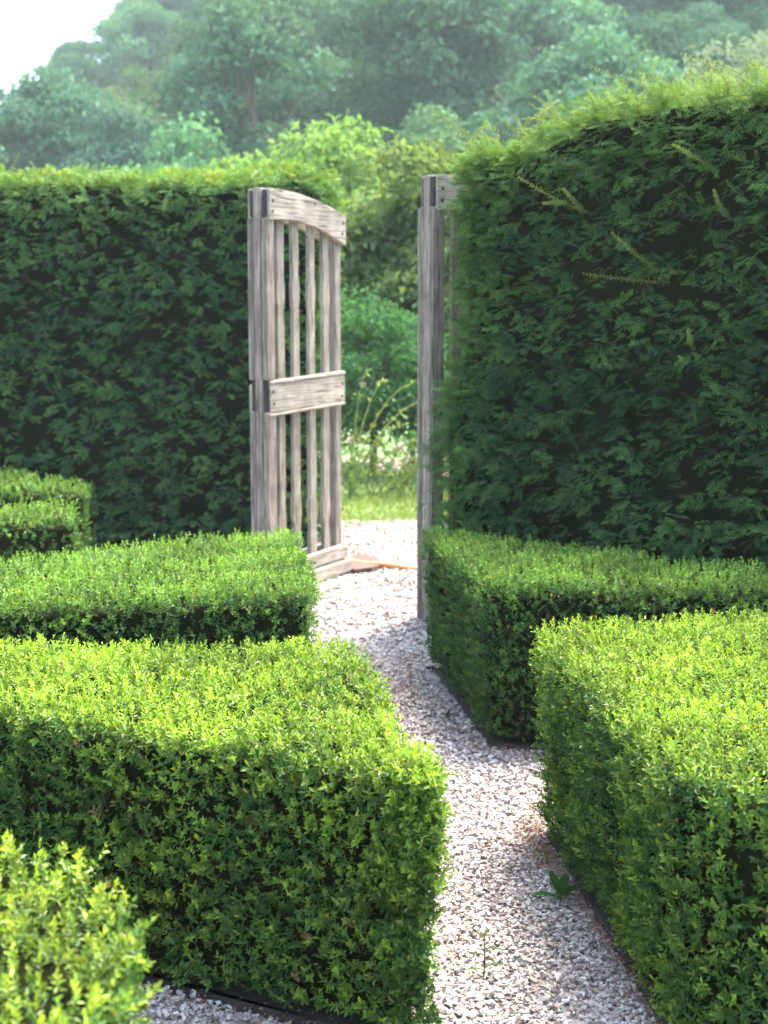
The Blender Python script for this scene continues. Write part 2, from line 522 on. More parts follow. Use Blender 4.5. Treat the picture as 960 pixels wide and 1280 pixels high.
# ------------------------------------------------------------------ clipped box hedges
HB = 0.60
HEDGES = [
    # name key, polygon (counter-clockwise), height, shoots per m2, pairs, six, label
    ('A', [(0.125, 2.58), (-0.085, 3.71), (-1.45, 3.71), (-1.45, 3.32), (-0.87, 3.07)], 0.615, 5400, 5, True,
     'broad bright green clipped box hedge filling the left of the gravel path, wide front face', 11, 1.0),
    ('B', [(-0.205, 4.31), (-0.365, 5.62), (-1.10, 5.11), (-1.75, 4.68), (-1.75, 3.96)], 0.635, 3600, 5, False,
     'wedge shaped clipped box hedge in front of the wooden gate leaf with slats', 12, 0.95),
    ('C', [(-1.50, 7.10), (-1.58, 7.42), (-2.3, 8.12), (-3.2, 8.12), (-3.2, 7.05)], HB, 1300, 5, False,
     'low box hedge against the foot of the long left yew wall, behind another box hedge', 13, 0.85),
    ('G', [(-1.30, 5.98), (-1.46, 6.50), (-2.6, 6.56), (-2.6, 5.86)], 0.62, 1500, 5, False,
     'small sparse leaved box hedge between the wedge hedge and another hedge at the yew wall', 14, 0.9),
    ('D', [(0.558, 2.62), (1.30, 2.10), (1.85, 2.5), (1.85, 4.18), (1.17, 4.18), (0.418, 3.92)], 0.612, 5200, 5, True,
     'long clipped box hedge right of the gravel path with a weed at its foot', 15, 0.97),
    ('E', [(0.335, 4.62), (1.26, 4.54), (1.75, 4.48), (1.75, 4.66), (1.355, 4.86), (0.15, 5.82)], HB, 3900, 5, False,
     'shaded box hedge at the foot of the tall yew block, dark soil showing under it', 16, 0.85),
    ('F', [(-0.33, 1.25), (-0.335, 1.88), (-0.43, 2.06), (-0.66, 2.26), (-1.10, 2.52), (-1.10, 1.25)], 0.65, 2600, 6, True,
     'bushy yellow green box hedge with ragged shoots, across a gravel strip from the broad hedge', 17, 1.08),
]
def ccw(poly):
    p = np.array(poly); x, y = p[:, 0], p[:, 1]
    a = (x * np.roll(y, -1) - np.roll(x, -1) * y).sum()
    return poly if a > 0 else poly[::-1]
HEDGES = [(k, ccw(p), *rest) for k, p, *rest in HEDGES]
BEDS = []
for key, poly, H, dens, pairs, six, label, seed, tone in HEDGES:
    rg = np.random.default_rng(seed)
    V, T, VN = hedge_surface(poly, H, 0.040, 0.028, 0.042, seed, 0.009, 0.05, 2)
    root = tag(empty('box_hedge', (float(np.mean([p[0] for p in poly])), float(np.mean([p[1] for p in poly])), 0)),
               label, 'hedge', 'clipped box hedges beside the gravel path')
    off = np.array(root.location)
    bw = view_weight(0.13)
    acute = np.array([0.125, 2.58])      # the sharp corner of the broad hedge carries thicker growth
    P, Nn = tri_sample(V, T, dens, lambda c, n: bw(c, n) * np.where(np.linalg.norm(c[:, :2] - acute, axis=1) < 0.16, 2.4, 1.0), rg)
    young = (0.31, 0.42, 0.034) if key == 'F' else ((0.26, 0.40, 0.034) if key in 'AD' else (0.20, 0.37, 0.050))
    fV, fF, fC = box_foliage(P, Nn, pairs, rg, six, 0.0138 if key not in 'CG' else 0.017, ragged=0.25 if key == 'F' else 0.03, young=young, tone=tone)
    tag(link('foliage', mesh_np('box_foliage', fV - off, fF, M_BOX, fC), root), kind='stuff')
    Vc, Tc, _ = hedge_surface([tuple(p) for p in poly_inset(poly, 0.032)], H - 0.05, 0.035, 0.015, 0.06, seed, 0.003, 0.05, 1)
    link('shade_core', mesh_np('shade_core', Vc - off, Tc, M_CORE), root)  # solid dark core standing in for the shade inside the hedge
    ins = poly_inset(poly, 0.14)
    # stems along the foot
    for i in range(len(ins)):
        a, b = ins[i], ins[(i + 1) % len(ins)]
        k = max(1, int(np.linalg.norm(b - a) / 0.22))
        for j in range(k):
            p = a + (b - a) * (j + 0.5) / k
            zz = np.linspace(-0.02, 0.22, 4)
            jx = np.cumsum(rg.normal(size=4) * 0.008); jy = np.cumsum(rg.normal(size=4) * 0.008)
            sV, sF = tube(np.c_[p[0] + jx, p[1] + jy, zz], [0.011, 0.009, 0.008, 0.007], 5)
            link('stem', mesh_np('stem', sV - off, sF, M_BARK, smooth=True), root)
    # soil bed under the hedge and its edging strip
    rp = round_poly(poly)
    bed = poly_inset(rp, 0.052)
    BEDS.append(bed)
    bp = np.c_[bed, np.full(len(bed), 0.016)]
    me = bpy.data.meshes.new('soil_bed'); me.from_pydata([tuple(v) for v in bp], [], [tuple(range(len(bp)))]); me.materials.append(M_SOIL)
    tag(link('soil_bed', me), kind='structure')
    o1 = poly_inset(rp, 0.040); o2 = poly_inset(rp, 0.050)
    n = len(rp)
    eV = np.concatenate([np.c_[o1, np.zeros(n)], np.c_[o1, np.full(n, 0.024)], np.c_[o2, np.full(n, 0.024)], np.c_[o2, np.zeros(n)]])
    i = np.arange(n); j = (i + 1) % n
    eF = np.concatenate([np.stack([i, j, n + j, n + i], 1), np.stack([n + i, n + j, 2 * n + j, 2 * n + i], 1), np.stack([2 * n + i, 2 * n + j, 3 * n + j, 3 * n + i], 1)])
    EDGE_LABEL = {
        'A': 'dark edging strip around the foot of the broad bright hedge',
        'B': 'dark edging strip around the foot of the wedge shaped hedge',
        'C': 'dark edging strip around the hedge at the foot of the left yew wall',
        'G': 'dark edging strip around the small sparse leaved hedge',
        'D': 'dark brown edging strip along the long right hedge, a weed beside it',
        'E': 'dark edging strip around the shaded hedge below the tall yew block',
        'F': 'dark edging strip around the bushy yellow green hedge'}
    tag(link('edging_strip', mesh_np('edging_strip', eV, eF, M_EDGE)), EDGE_LABEL[key], 'edging', 'dark edging strips around the box hedges')

# ------------------------------------------------------------------ tall yew hedges
def yew_sprays(P, Nn, rg, needles=9, slen=(0.045, 0.08), lean=(-0.22, -0.1, -0.12), nl=0.020, nw=0.0046, fresh_lit=None,
               young=(0.12, 0.235, 0.05), old=(0.012, 0.048, 0.018), outb=0.75, depth=(-0.06, 0.0), spread=0.35):
    """flat feathery sprays: needles in two ranks along a stem"""
    # sprays gather in tufts that share a direction and stand proud or sit back together
    nt = max(1, len(P) // 5)
    P = np.repeat(P[:nt], 5, 0) + rg.normal(size=(nt * 5, 3)) * 0.010
    Nn = np.repeat(Nn[:nt], 5, 0)
    if fresh_lit is not None: fresh_lit = np.repeat(fresh_lit[:nt], 5)
    n = len(P)
    tuft = np.repeat(rg.normal(size=nt) * 0.026, 5)
    tdir = np.repeat(rg.normal(size=(nt, 3)), 5, 0) * spread
    ax0 = nrm(Nn * outb + np.array(lean) + tdir)
    pad = nrm(np.repeat(nrm(UP * 0.85 + Nn[::5] * 0.45 + rg.normal(size=(nt, 3)) * 0.3), 5, 0))
    sd0 = nrm(np.cross(ax0, pad))
    fan = np.tile(np.linspace(-1.0, 1.0, 5), nt) + rg.normal(size=n) * 0.18
    ax = nrm(ax0 * np.cos(fan)[:, None] + sd0 * np.sin(fan)[:, None] + rg.normal(size=(n, 3)) * 0.12)
    length = rg.uniform(*slen, n)
    base = P + Nn * (rg.uniform(*depth, n) + tuft)[:, None]
    flat = nrm(pad + rg.normal(size=(n, 3)) * 0.2)
    S = nrm(np.cross(ax, flat)); Fn = np.cross(S, ax)
    t0 = np.clip(0.30 + 0.22 * noise(P, 5, 6, 3) + np.repeat(rg.normal(size=nt), 5) * 0.24 + rg.normal(size=n) * 0.08, 0, 1)
    if fresh_lit is not None: t0 = np.clip(t0 + fresh_lit, 0, 1.2)  # lightens sprays for new growth and for painted backlight
    Bs, Ds, Ns, Ls, Ws, Cs = [], [], [], [], [], []
    young = np.array(young); old = np.array(old)
    for k in range(needles):
        f = (k + 0.5) / needles
        for sg in (1, -1):
            a = R(62) * (1 - f) + R(30) * f + rg.normal(size=n) * 0.12
            D = ax * np.cos(a)[:, None] + S * (sg * np.sin(a))[:, None] - Fn * (0.12 + rg.normal(size=n) * 0.1)[:, None]
            sag = Fn * (-(f ** 2) * 0.18 * length)[:, None]
            Bp = base + ax * (length * f)[:, None] + sag
            l = nl * rg.uniform(0.8, 1.15, n) * (1 - 0.35 * abs(f - 0.45))
            t = np.clip(t0 * (0.5 + 0.7 * f) + rg.normal(size=n) * 0.04, 0, 1.1)[:, None]
            c = (old * (1 - t) + young * t) * rg.uniform(0.85, 1.18, n)[:, None]
            Bs.append(Bp); Ds.append(D); Ns.append(Fn); Ls.append(l); Ws.append(np.full(n, nw)); Cs.append(c)
    V, F = leaves4(np.concatenate(Bs), np.concatenate(Ds), np.concatenate(Ns), np.concatenate(Ls), np.concatenate(Ws), 0.1, 0.12, 0.55)
    return V, F, np.repeat(np.concatenate(Cs), 4, 0)

def yew_shoot(root, p, d, length, rg, off, bend=(0, 0, 0.0), young=(0.27, 0.35, 0.09), rank=26):
    """one long untrimmed shoot, a part of the hedge"""
    d = np.array(d, float); d /= np.linalg.norm(d)
    s = np.linspace(0, 1, rank)
    pts = np.array(p) + d * (s * length)[:, None] + np.array(bend) * (s ** 2)[:, None] * length
    n = rank
    t = nrm(np.gradient(pts, axis=0))
    side = nrm(np.cross(t, UP * 0.8 + rg.normal(size=3) * 0.4))
    Bs, Ds, Ls = [], [], []
    side2 = nrm(np.cross(t, side))
    for sg, sd_ in ((1, side), (-1, side), (1, side2), (-1, side2)):
        a = 1.15 - 0.5 * s
        Bs.append(pts); Ds.append(t * np.cos(a)[:, None] + sd_ * (sg * np.sin(a))[:, None] + rg.normal(size=(n, 3)) * 0.2)
        Ls.append(0.021 * (1.05 - 0.5 * s) * rg.uniform(0.8, 1.2, n))
    B = np.concatenate(Bs); D = np.concatenate(Ds); L = np.concatenate(Ls)
    V, F = leaves4(B, D, np.tile(np.cross(side, t), (4, 1)) + rg.normal(size=(4 * n, 3)) * 0.5, L, np.full(len(L), 0.0034), 0.1, 0.1, 0.55)
    f2 = np.tile(s, 4)[:, None]
    C = np.array([0.08, 0.15, 0.035]) * (1 - f2) + np.array(young) * f2
    tV, tF = tube(pts, np.linspace(0.0020, 0.0010, rank), 4)
    Vt = np.concatenate([V, tV]); Ft = np.concatenate([F, tF + len(V)])
    Ct = np.concatenate([np.repeat(C, 4, 0), np.tile(np.array([[0.12, 0.12, 0.04]]), (len(tV), 1))])
    link('shoot', mesh_np('yew_shoot', Vt - off, Ft, M_YEW, Ct), root)

# right block: front face runs obliquely, top untrimmed and rising to the right
g_dir = np.array([0.79, -0.613]); b_dir = np.array([0.613, 0.79])
c0 = np.array([0.185, 6.41])
Ypoly = [c0, c0 + g_dir * 2.6, c0 + g_dir * 2.6 + b_dir * 0.85, c0 + b_dir * 0.85 + g_dir * 0.06]
def ytop(x, y):
    t = (x - c0[0]) * g_dir[0] + (y - c0[1]) * g_dir[1]
    return 0.18 * np.clip((t - 0.25) / 0.9, 0, 1) ** 0.9 + 0.005
rg = np.random.default_rng(21)
yH = 2.18
V, T, VN = hedge_surface(ccw([tuple(p) for p in Ypoly]), yH, 0.015, 0.06, 0.02, 21, 0.022, 0.07, 4, ytop, 8, 5.0)
def lean_end(W):
    W = W.copy()
    W[:, 0] += 0.13 * np.clip((W[:, 2] - 0.9) / 1.3, 0, 1) * np.clip((0.95 - W[:, 0]) / 0.6, 0, 1)
    return W
V = lean_end(V)
root = tag(empty('yew_hedge', (1.2, 6.1, 0)), 'tall dark yew hedge block with shaggy untrimmed top and pale long shoots', 'hedge', 'tall yew hedges either side of the gate')
off = np.array(root.location)
vw = view_weight(0.15)
P, Nn = tri_sample(V, T, 2300, lambda c, n: (vw(c, n) * np.where(c[:, 0] < 0.55, 1.8, 1.0) + 0.5 * (c[:, 0] < 0.55)) * np.where(c[:, 2] > yH + ytop(c[:, 0], c[:, 1]) - 0.25, 1.6, 1.0), rg)
top_lit = np.clip((Nn[:, 2] - 0.15) / 0.5, 0, 1) * 0.35 + np.clip((P[:, 2] - yH - ytop(P[:, 0], P[:, 1]) + 0.38 + rg.normal(size=len(P)) * 0.08) / 0.38, 0, 1) * 0.55  # new growth plus top light painted into the upper sprays
end_backlit = np.clip((0.52 - P[:, 0]) / 0.3, 0, 1) * 0.36  # backlight on the gate end, put into the spray colour
fV, fF, fC = yew_sprays(P, Nn, rg, 7, (0.040, 0.070), nl=0.0175, nw=0.0046, fresh_lit=top_lit + end_backlit)
P2, N2 = tri_sample(V, T, 520, lambda c, n: np.where(n[:, 2] > 0.35, 1.0, 0.0), rg)
f2V, f2F, f2C = yew_sprays(P2, N2, rg, 14, (0.07, 0.16), (-0.3, -0.1, 0.5), 0.020, 0.0034, fresh_lit=np.full(len(P2), 0.75), young=(0.20, 0.31, 0.08), old=(0.05, 0.125, 0.04), outb=0.6, spread=0.45)
tag(link('foliage', mesh_np('yew_foliage', np.concatenate([fV, f2V]) - off, np.concatenate([fF, f2F + len(fV)]), M_YEW, np.concatenate([fC, f2C])), root), kind='stuff')
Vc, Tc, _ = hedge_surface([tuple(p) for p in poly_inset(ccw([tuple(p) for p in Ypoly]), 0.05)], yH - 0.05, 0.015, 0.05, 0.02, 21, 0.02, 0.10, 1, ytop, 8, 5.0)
link('shade_core', mesh_np('shade_core', lean_end(Vc) - off, Tc, M_CORE), root)
for k in range(5):
    p = c0 + g_dir * (0.3 + 0.5 * k) + b_dir * 0.42
    tV, tF = tube([(p[0], p[1], -0.02), (p[0] + 0.02, p[1], 0.5), (p[0], p[1] + 0.03, 1.3)], [0.04, 0.035, 0.02], 7)
    link('stem', mesh_np('stem', tV - off, tF, M_BARK, smooth=True), root)
def onface(t, z, outd=0.0):
    q = c0 + g_dir * t - b_dir * outd
    return (q[0], q[1], z)
for t, z, d, L_, bd in [
    (0.84, 1.90, (-0.75, -0.35, 0.22), 0.36, (0, 0, 0.12)),
    (0.80, 1.915, (-0.5, -0.45, 0.35), 0.14, (0, 0, 0.12)),
    (0.72, 1.95, (-0.6, -0.35, 0.05), 0.12, (0, 0, -0.1)),
    (1.20, 1.62, (-0.9, -0.2, 0.02), 0.36, (0, 0, 0.06)),
    (1.16, 1.66, (-0.6, -0.3, 0.30), 0.26, (0, 0, 0.15)),
    (1.38, 2.05, (-0.6, -0.4, 0.25), 0.24, (0, 0, 0.0)),
    (1.42, 1.88, (-0.3, -0.5, 0.30), 0.14, (0, 0, 0.1)),
    (1.30, 1.37, (-0.2, -0.6, 0.3), 0.12, (0, 0, 0.1)),
    (1.28, 1.30, (-0.3, -0.6, 0.1), 0.10, (0, 0, 0.1)),
    (0.03, 0.80, (-0.8, -0.1, 0.0), 0.12, (0, 0, -0.1))]:
    yew_shoot(root, onface(t, z, -0.02), d, L_, rg, off, bd)
for k in range(90):
    t = rg.uniform(0.0, 1.9); b = rg.uniform(0.05, 0.75)
    q = c0 + g_dir * t + b_dir * b
    z = yH + float(ytop(q[0], q[1])) - 0.05
    yew_shoot(root, (q[0], q[1], z), (rg.normal() * 0.45 - 0.25, rg.normal() * 0.35 - 0.1, 1.0), rg.uniform(0.14, 0.30), rg, off, (rg.normal() * 0.5 - 0.15, rg.normal() * 0.3, -0.2))

# left wall
Lpoly = [(-0.36, 8.38), (-0.30, 9.25), (-4.2, 10.0), (-4.2, 9.12)]
rg = np.random.default_rng(22)
V, T, VN = hedge_surface(ccw(Lpoly), 2.30, 0.03, 0.08, 0.02, 23, 0.03, 0.10, 3, lambda x, y: 0.012 * (-0.4 - x), 8, 4.0)
root = tag(empty('yew_hedge', (-2.2, 9.2, 0)), 'long level topped dark green yew wall behind the opened wooden gate leaf', 'hedge', 'tall yew hedges either side of the gate')
off = np.array(root.location)
P, Nn = tri_sample(V, T, 1650, lambda c, n: vw(c, n) * np.where(c[:, 2] > 2.08, 1.7, 1.0), rg)
fV, fF, fC = yew_sprays(P, Nn, rg, 6, (0.035, 0.070), (-0.05, -0.1, 0.0), 0.020, 0.0066, fresh_lit=np.clip((Nn[:, 2] - 0.2) / 0.5, 0, 1) * 0.3 + np.clip((P[:, 2] - 2.05 + rg.normal(size=len(P)) * 0.05) / 0.25, 0, 1) * 0.45, spread=0.45,  # wall top lightened in colour for backlight as well as new growth
                        young=(0.15, 0.275, 0.065), old=(0.021, 0.076, 0.028))
P2, N2 = tri_sample(V, T, 520, lambda c, n: np.where((n[:, 2] > 0.4) & (c[:, 1] < 9.7), 1.0, 0.0), rg)
f2V, f2F, f2C = yew_sprays(P2, N2, rg, 8, (0.03, 0.055), (0.0, -0.1, 0.3), 0.022, 0.006, fresh_lit=np.full(len(P2), 0.6), young=(0.26, 0.32, 0.05), old=(0.06, 0.12, 0.03), outb=0.6, spread=0.5)
tag(link('foliage', mesh_np('yew_foliage', np.concatenate([fV, f2V]) - off, np.concatenate([fF, f2F + len(fV)]), M_YEW, np.concatenate([fC, f2C])), root), kind='stuff')
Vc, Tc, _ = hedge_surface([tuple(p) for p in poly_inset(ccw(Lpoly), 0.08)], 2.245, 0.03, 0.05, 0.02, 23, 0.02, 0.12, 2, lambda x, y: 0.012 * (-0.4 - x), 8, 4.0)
link('shade_core', mesh_np('shade_core', Vc - off, Tc, M_CORE), root)
for k in range(6):
    tV, tF = tube([(-0.7 - 0.6 * k, 8.9 + 0.1 * k, -0.02), (-0.7 - 0.6 * k, 8.92 + 0.1 * k, 0.6), (-0.72 - 0.6 * k, 8.9 + 0.1 * k, 1.4)], [0.045, 0.04, 0.02], 7)
    link('stem', mesh_np('stem', tV - off, tF, M_BARK, smooth=True), root)
for x, z, dx in [(-2.05, 2.28, 0.7), (-2.0, 2.28, 0.95), (-2.42, 2.28, 0.4)]:
    yew_shoot(root, (x, 9.1, z), (dx, -0.15, 0.7), rg.uniform(0.16, 0.26), rg, off)

# ------------------------------------------------------------------ wooden gate leaves
def outline_piece(name, pts, y0, y1, mat, parent, bev=0.004):
    """outline in x,z extruded from y0 to y1; origin at the piece's middle"""
    pts = np.array(pts, float)
    c = pts.mean(0)
    bm = bmesh.new()
    f = [bm.verts.new((x - c[0], 0 - (y1 - y0) / 2, z - c[1])) for x, z in pts]
    g = [bm.verts.new((x - c[0], (y1 - y0) / 2, z - c[1])) for x, z in pts]
    n = len(pts)
    bm.faces.new(f); bm.faces.new(g[::-1])
    for i in range(n):
        bm.faces.new((f[i], g[i], g[(i + 1) % n], f[(i + 1) % n]))
    bmesh.ops.recalc_face_normals(bm, faces=bm.faces)
    me = bpy.data.meshes.new(name); bm.to_mesh(me); bm.free()
    me.materials.append(mat)
    o = link(name, me, parent)
    o.location = (c[0], (y0 + y1) / 2, c[1])
    if bev:
        md = o.modifiers.new('bevel', 'BEVEL'); md.width = bev; md.segments = 2; md.limit_method = 'ANGLE'
    return o

SAG = 0.028
def droop(p):
    p = np.array(p, float); p[:, 1] -= SAG * (p[:, 0] / 0.73 - 0.5); return p

def rect(x0, x1, z0, z1, rg=None, j=0.0):
    p = np.array([(x0, z0), (x1, z0), (x1, z1), (x0, z1)], float)
    if rg is not None and j: p = p + rg.normal(size=(4, 2)) * j
    return p

def peg(rail, x, z, yf):
    a = np.linspace(0, 2 * np.pi, 9)[:-1]
    c = np.array(rail.location)
    ring = np.c_[x + 0.0085 * np.cos(a), np.full(8, yf - 0.004), z + 0.0085 * np.sin(a)]
    V = np.concatenate([ring, ring * np.array([1, 0, 1]) + np.array([0, yf + 0.0025, 0]), np.array([[x, yf + 0.004, z]])]) - c
    i = np.arange(8); j = (i + 1) % 8
    F = np.concatenate([np.stack([i, j, 8 + j, 8 + i], 1), np.stack([8 + i, 8 + j, np.full(8, 16), np.full(8, 16)], 1)])
    me = bpy.data.meshes.new('peg')
    me.from_pydata([tuple(v) for v in V], [], [tuple(f) if f[2] != f[3] else tuple(f[:3]) for f in F])
    me.materials.append(M_DARKW)
    link('peg', me, rail)

def gate_leaf(loc, rz, label, seed, broken=True):
    rg = np.random.default_rng(seed)
    root = tag(empty('gate_leaf', loc, rz), label, 'gate', 'wooden gate leaves standing open')
    Wd = 0.73                                # hinge edge 0, meeting edge Wd
    def top(x):                              # arch: high at the meeting stile
        s = np.clip((Wd - x) / Wd, 0, 1)
        return 2.145 - 0.128 * s ** 1.9
    # meeting stile: three laminations with grooves, broken at the rails
    outline_piece('stile', rect(Wd - 0.062, Wd, 0.0, 2.135, rg, 0.001), -0.024, 0.024, M_STILE_V, root, 0.006)
    for y0, y1 in ((0.028, 0.062), (-0.062, -0.028)):
        for z0, z1 in (((0.165, 0.975), (1.145, 1.985)) if broken else ((0.004, 1.985),)):
            outline_piece('stile_facing', rect(Wd - 0.066 - rg.uniform(0, 0.004), Wd + 0.002, z0, z1, rg, 0.0015), y0, y1, M_STILE_V, root, 0.007)
            # raised bead down the edge of the facing
            ym = (y0 + y1) / 2
            outline_piece('bead', rect(Wd + 0.002, Wd + 0.009, z0 + 0.004, z1 - 0.004), ym - 0.009, ym + 0.009, M_STILE_V, root, 0.004)
        for z0, z1 in (((1.99, 2.125), (0.98, 1.14), (0.0, 0.16)) if broken else ((1.99, 2.125),)):
            outline_piece('rail_end', rect(Wd - 0.05, Wd - 0.012, z0, z1), y0 + (0 if y0 > 0 else 0.008), y1 - (0.008 if y0 > 0 else 0), M_DARKW, root, 0.003)
    # hinge stile
    outline_piece('hinge_stile', rect(0.0, 0.056, 0.0, 2.03, rg, 0.001), -0.045, 0.034, M_STILE_V, root, 0.006)
    # arched head rail on either face
    xs = np.linspace(-0.004, Wd - 0.020, 15)
    up = [(x, top(x)) for x in xs]
    lo = [(x, top(x) - 0.163 + 0.018 * math.sin(math.pi * x / Wd)) for x in xs[::-1]]
    hr = outline_piece('head_rail', droop(up + lo), 0.036, 0.070, M_RAIL_H, root, 0.004)
    for px_, pz_ in ((0.025, 1.99), (0.035, 1.93), (Wd - 0.05, 2.07), (Wd - 0.045, 2.015), (0.30, 2.08)): peg(hr, px_, pz_, 0.070)
    outline_piece('head_rail', droop(up + lo), -0.070, -0.048, M_RAIL_H, root, 0.004)
    # middle rail with a sloped cap, and stepped bottom boards
    mr = outline_piece('middle_rail', droop(rect(0.003, Wd - 0.018, 0.985, 1.135, rg, 0.002)), 0.036, 0.062, M_RAIL_H, root, 0.005)
    for px_, pz_ in ((0.028, 1.10), (0.032, 1.03), (Wd - 0.045, 1.085), (Wd - 0.05, 1.02)): peg(mr, px_, pz_, 0.062)
    outline_piece('rail_cap', droop(rect(0.002, Wd - 0.016, 1.137, 1.155, rg, 0.001)), 0.030, 0.068, M_RAIL_H, root, 0.006)
    outline_piece('rail_cap', droop(rect(0.002, Wd - 0.016, 0.965, 0.983, rg, 0.001)), 0.030, 0.067, M_RAIL_H, root, 0.006)
    outline_piece('middle_rail', droop(rect(0.003, Wd - 0.018, 0.985, 1.135, rg, 0.002)), -0.078, -0.048, M_RAIL_H, root, 0.005)
    outline_piece('bottom_board', droop(rect(-0.006, Wd - 0.012, 0.085, 0.165, rg, 0.002)), 0.036, 0.076, M_RAIL_H, root, 0.005)
    outline_piece('bottom_board', droop(rect(-0.008, Wd - 0.004, 0.006, 0.080, rg, 0.002)), 0.034, 0.098, M_RAIL_H, root, 0.006)
    outline_piece('bottom_board', droop(rect(-0.006, Wd - 0.012, 0.006, 0.165, rg, 0.002)), -0.078, -0.048, M_RAIL_H, root, 0.005)
    # four shaped slats, each in an upper and a lower length
    span0, span1 = 0.075, Wd - 0.064
    for i in range(4):
        xc = 0.140 + 0.1415 * i + rg.normal() * 0.003
        for z0, z1, zb in ((0.12, 1.02, 0.40), (1.10, float(top(xc)) - 0.10, 1.60)):
            zs = np.linspace(z0, z1, 46)
            u = zs - zb - rg.normal() * 0.012
            w = 0.0290 + 0.0070 * np.exp(-(u / 0.055) ** 4) - 0.003 * np.exp(-((np.abs(u) - 0.10) / 0.03) ** 2) + rg.normal() * 0.0015
            wob = 0.0015 * np.sin(zs * 5 + i * 2.1)
            ptsR = list(zip(xc + wob + w, zs)); ptsL = list(zip(xc + wob - w, zs))
            outline_piece('slat', ptsR + ptsL[::-1], 0.008 + rg.normal() * 0.002, 0.031 + rg.normal() * 0.0015, M_SLAT_V, root, 0.003)
    return root

gate_leaf((-0.273, 8.0, 0.0), math.atan2(-0.85, -0.53), 'weathered wooden gate leaf with arched top and slats, swung open before the yew wall', 31)
gate_leaf((0.815, 7.085, 0.0), math.atan2(-0.53, -0.85), 'weathered gate leaf mostly tucked behind the shaggy yew block, only its grooved edge showing', 32, False)

# ------------------------------------------------------------------ gravel chips, litter
def chips(x, y, z, size, rg, flat=0.45):
    n = len(x)
    cube = np.array([[-1, -1, -1], [1, -1, -1], [1, 1, -1], [-1, 1, -1], [-1, -1, 1], [1, -1, 1], [1, 1, 1], [-1, 1, 1]], float)
    sc = np.stack([rg.uniform(0.7, 1.35, n), rg.uniform(0.5, 0.95, n), rg.uniform(0.3, 0.75, n) * flat * 2], 1) * size[:, None] * 0.5
    Vl = cube[None] * 0.75 + rg.normal(size=(n, 8, 3)) * 0.30
    Vl = Vl * sc[:, None]
    a = rg.uniform(0, 6.28, n); tx = rg.normal(size=n) * 0.35; ty = rg.normal(size=n) * 0.35
    X, Y, Z = Vl[..., 0], Vl[..., 1], Vl[..., 2]
    Y, Z = Y * np.cos(tx)[:, None] - Z * np.sin(tx)[:, None], Y * np.sin(tx)[:, None] + Z * np.cos(tx)[:, None]
    X, Z = X * np.cos(ty)[:, None] - Z * np.sin(ty)[:, None], X * np.sin(ty)[:, None] + Z * np.cos(ty)[:, None]
    ca, sa = np.cos(a)[:, None], np.sin(a)[:, None]
    X, Y = X * ca - Y * sa, X * sa + Y * ca
    V = np.stack([X + x[:, None], Y + y[:, None], Z + z[:, None]], -1)
    q = np.array([[4, 5, 6, 7], [0, 1, 5, 4], [1, 2, 6, 5], [2, 3, 7, 6], [3, 0, 4, 7]])
    F = (np.arange(n) * 8)[:, None, None] + q[None]
    return V.reshape(-1, 3), F.reshape(-1, 4)

def keep_out(x, y):
    k = np.ones(len(x), bool)
    for b in BEDS:
        k &= ~point_in_poly(x, y, b)
    return k
rg = np.random.default_rng(41)
xs, ys, ss = [], [], []
def strip(n, x0, x1, y0, y1, s0, s1):
    xs.append(rg.uniform(x0, x1, n)); ys.append(rg.uniform(y0, y1, n)); ss.append(rg.uniform(s0, s1, n))
strip(20500, -0.72, 0.78, 2.45, 4.2, 0.008, 0.0155)
strip(10500, -0.45, 0.60, 4.2, 6.2, 0.010, 0.018)
strip(7500, -0.70, 0.55, 6.2, 10.0, 0.016, 0.027)
X = np.concatenate(xs); Y = np.concatenate(ys); S = np.concatenate(ss)
k = keep_out(X, Y) & (np.abs(X) < 0.40 * Y * 0.75 + 0.3)
X, Y, S = X[k], Y[k], S[k]
Zc = 0.006 + rg.uniform(0, 0.009, len(X)) + 0.006 * noise(np.c_[X, Y, 0 * X], 9, 8, 2)
cV, cF = chips(X, Y, Zc, S, rg)
base = np.array([[0.56, 0.49, 0.435], [0.49, 0.41, 0.365], [0.63, 0.57, 0.52], [0.33, 0.265, 0.23], [0.42, 0.315, 0.25], [0.18, 0.135, 0.115]])
ci = rg.choice(6, len(X), p=[0.27, 0.24, 0.20, 0.13, 0.09, 0.07])
cc = base[ci] * np.array([0.72, 0.745, 0.735]) * rg.uniform(0.82, 1.12, (len(X), 1))
def chip_mat():
    m, N, L, b, out = newmat('gravel_chip')
    a = N.new('ShaderNodeAttribute'); a.attribute_name = 'Col'
    L.new(a.outputs['Color'], b.inputs['Base Color'])
    b.inputs['Roughness'].default_value = 0.75
    b.inputs['Specular IOR Level'].default_value = 0.3
    return m
M_CHIP = chip_mat()
tag(link('gravel', mesh_np('gravel', cV, cF, M_CHIP, np.repeat(cc, 8, 0))), 'pale pinkish white stone chippings covering the path', 'gravel', kind='stuff')

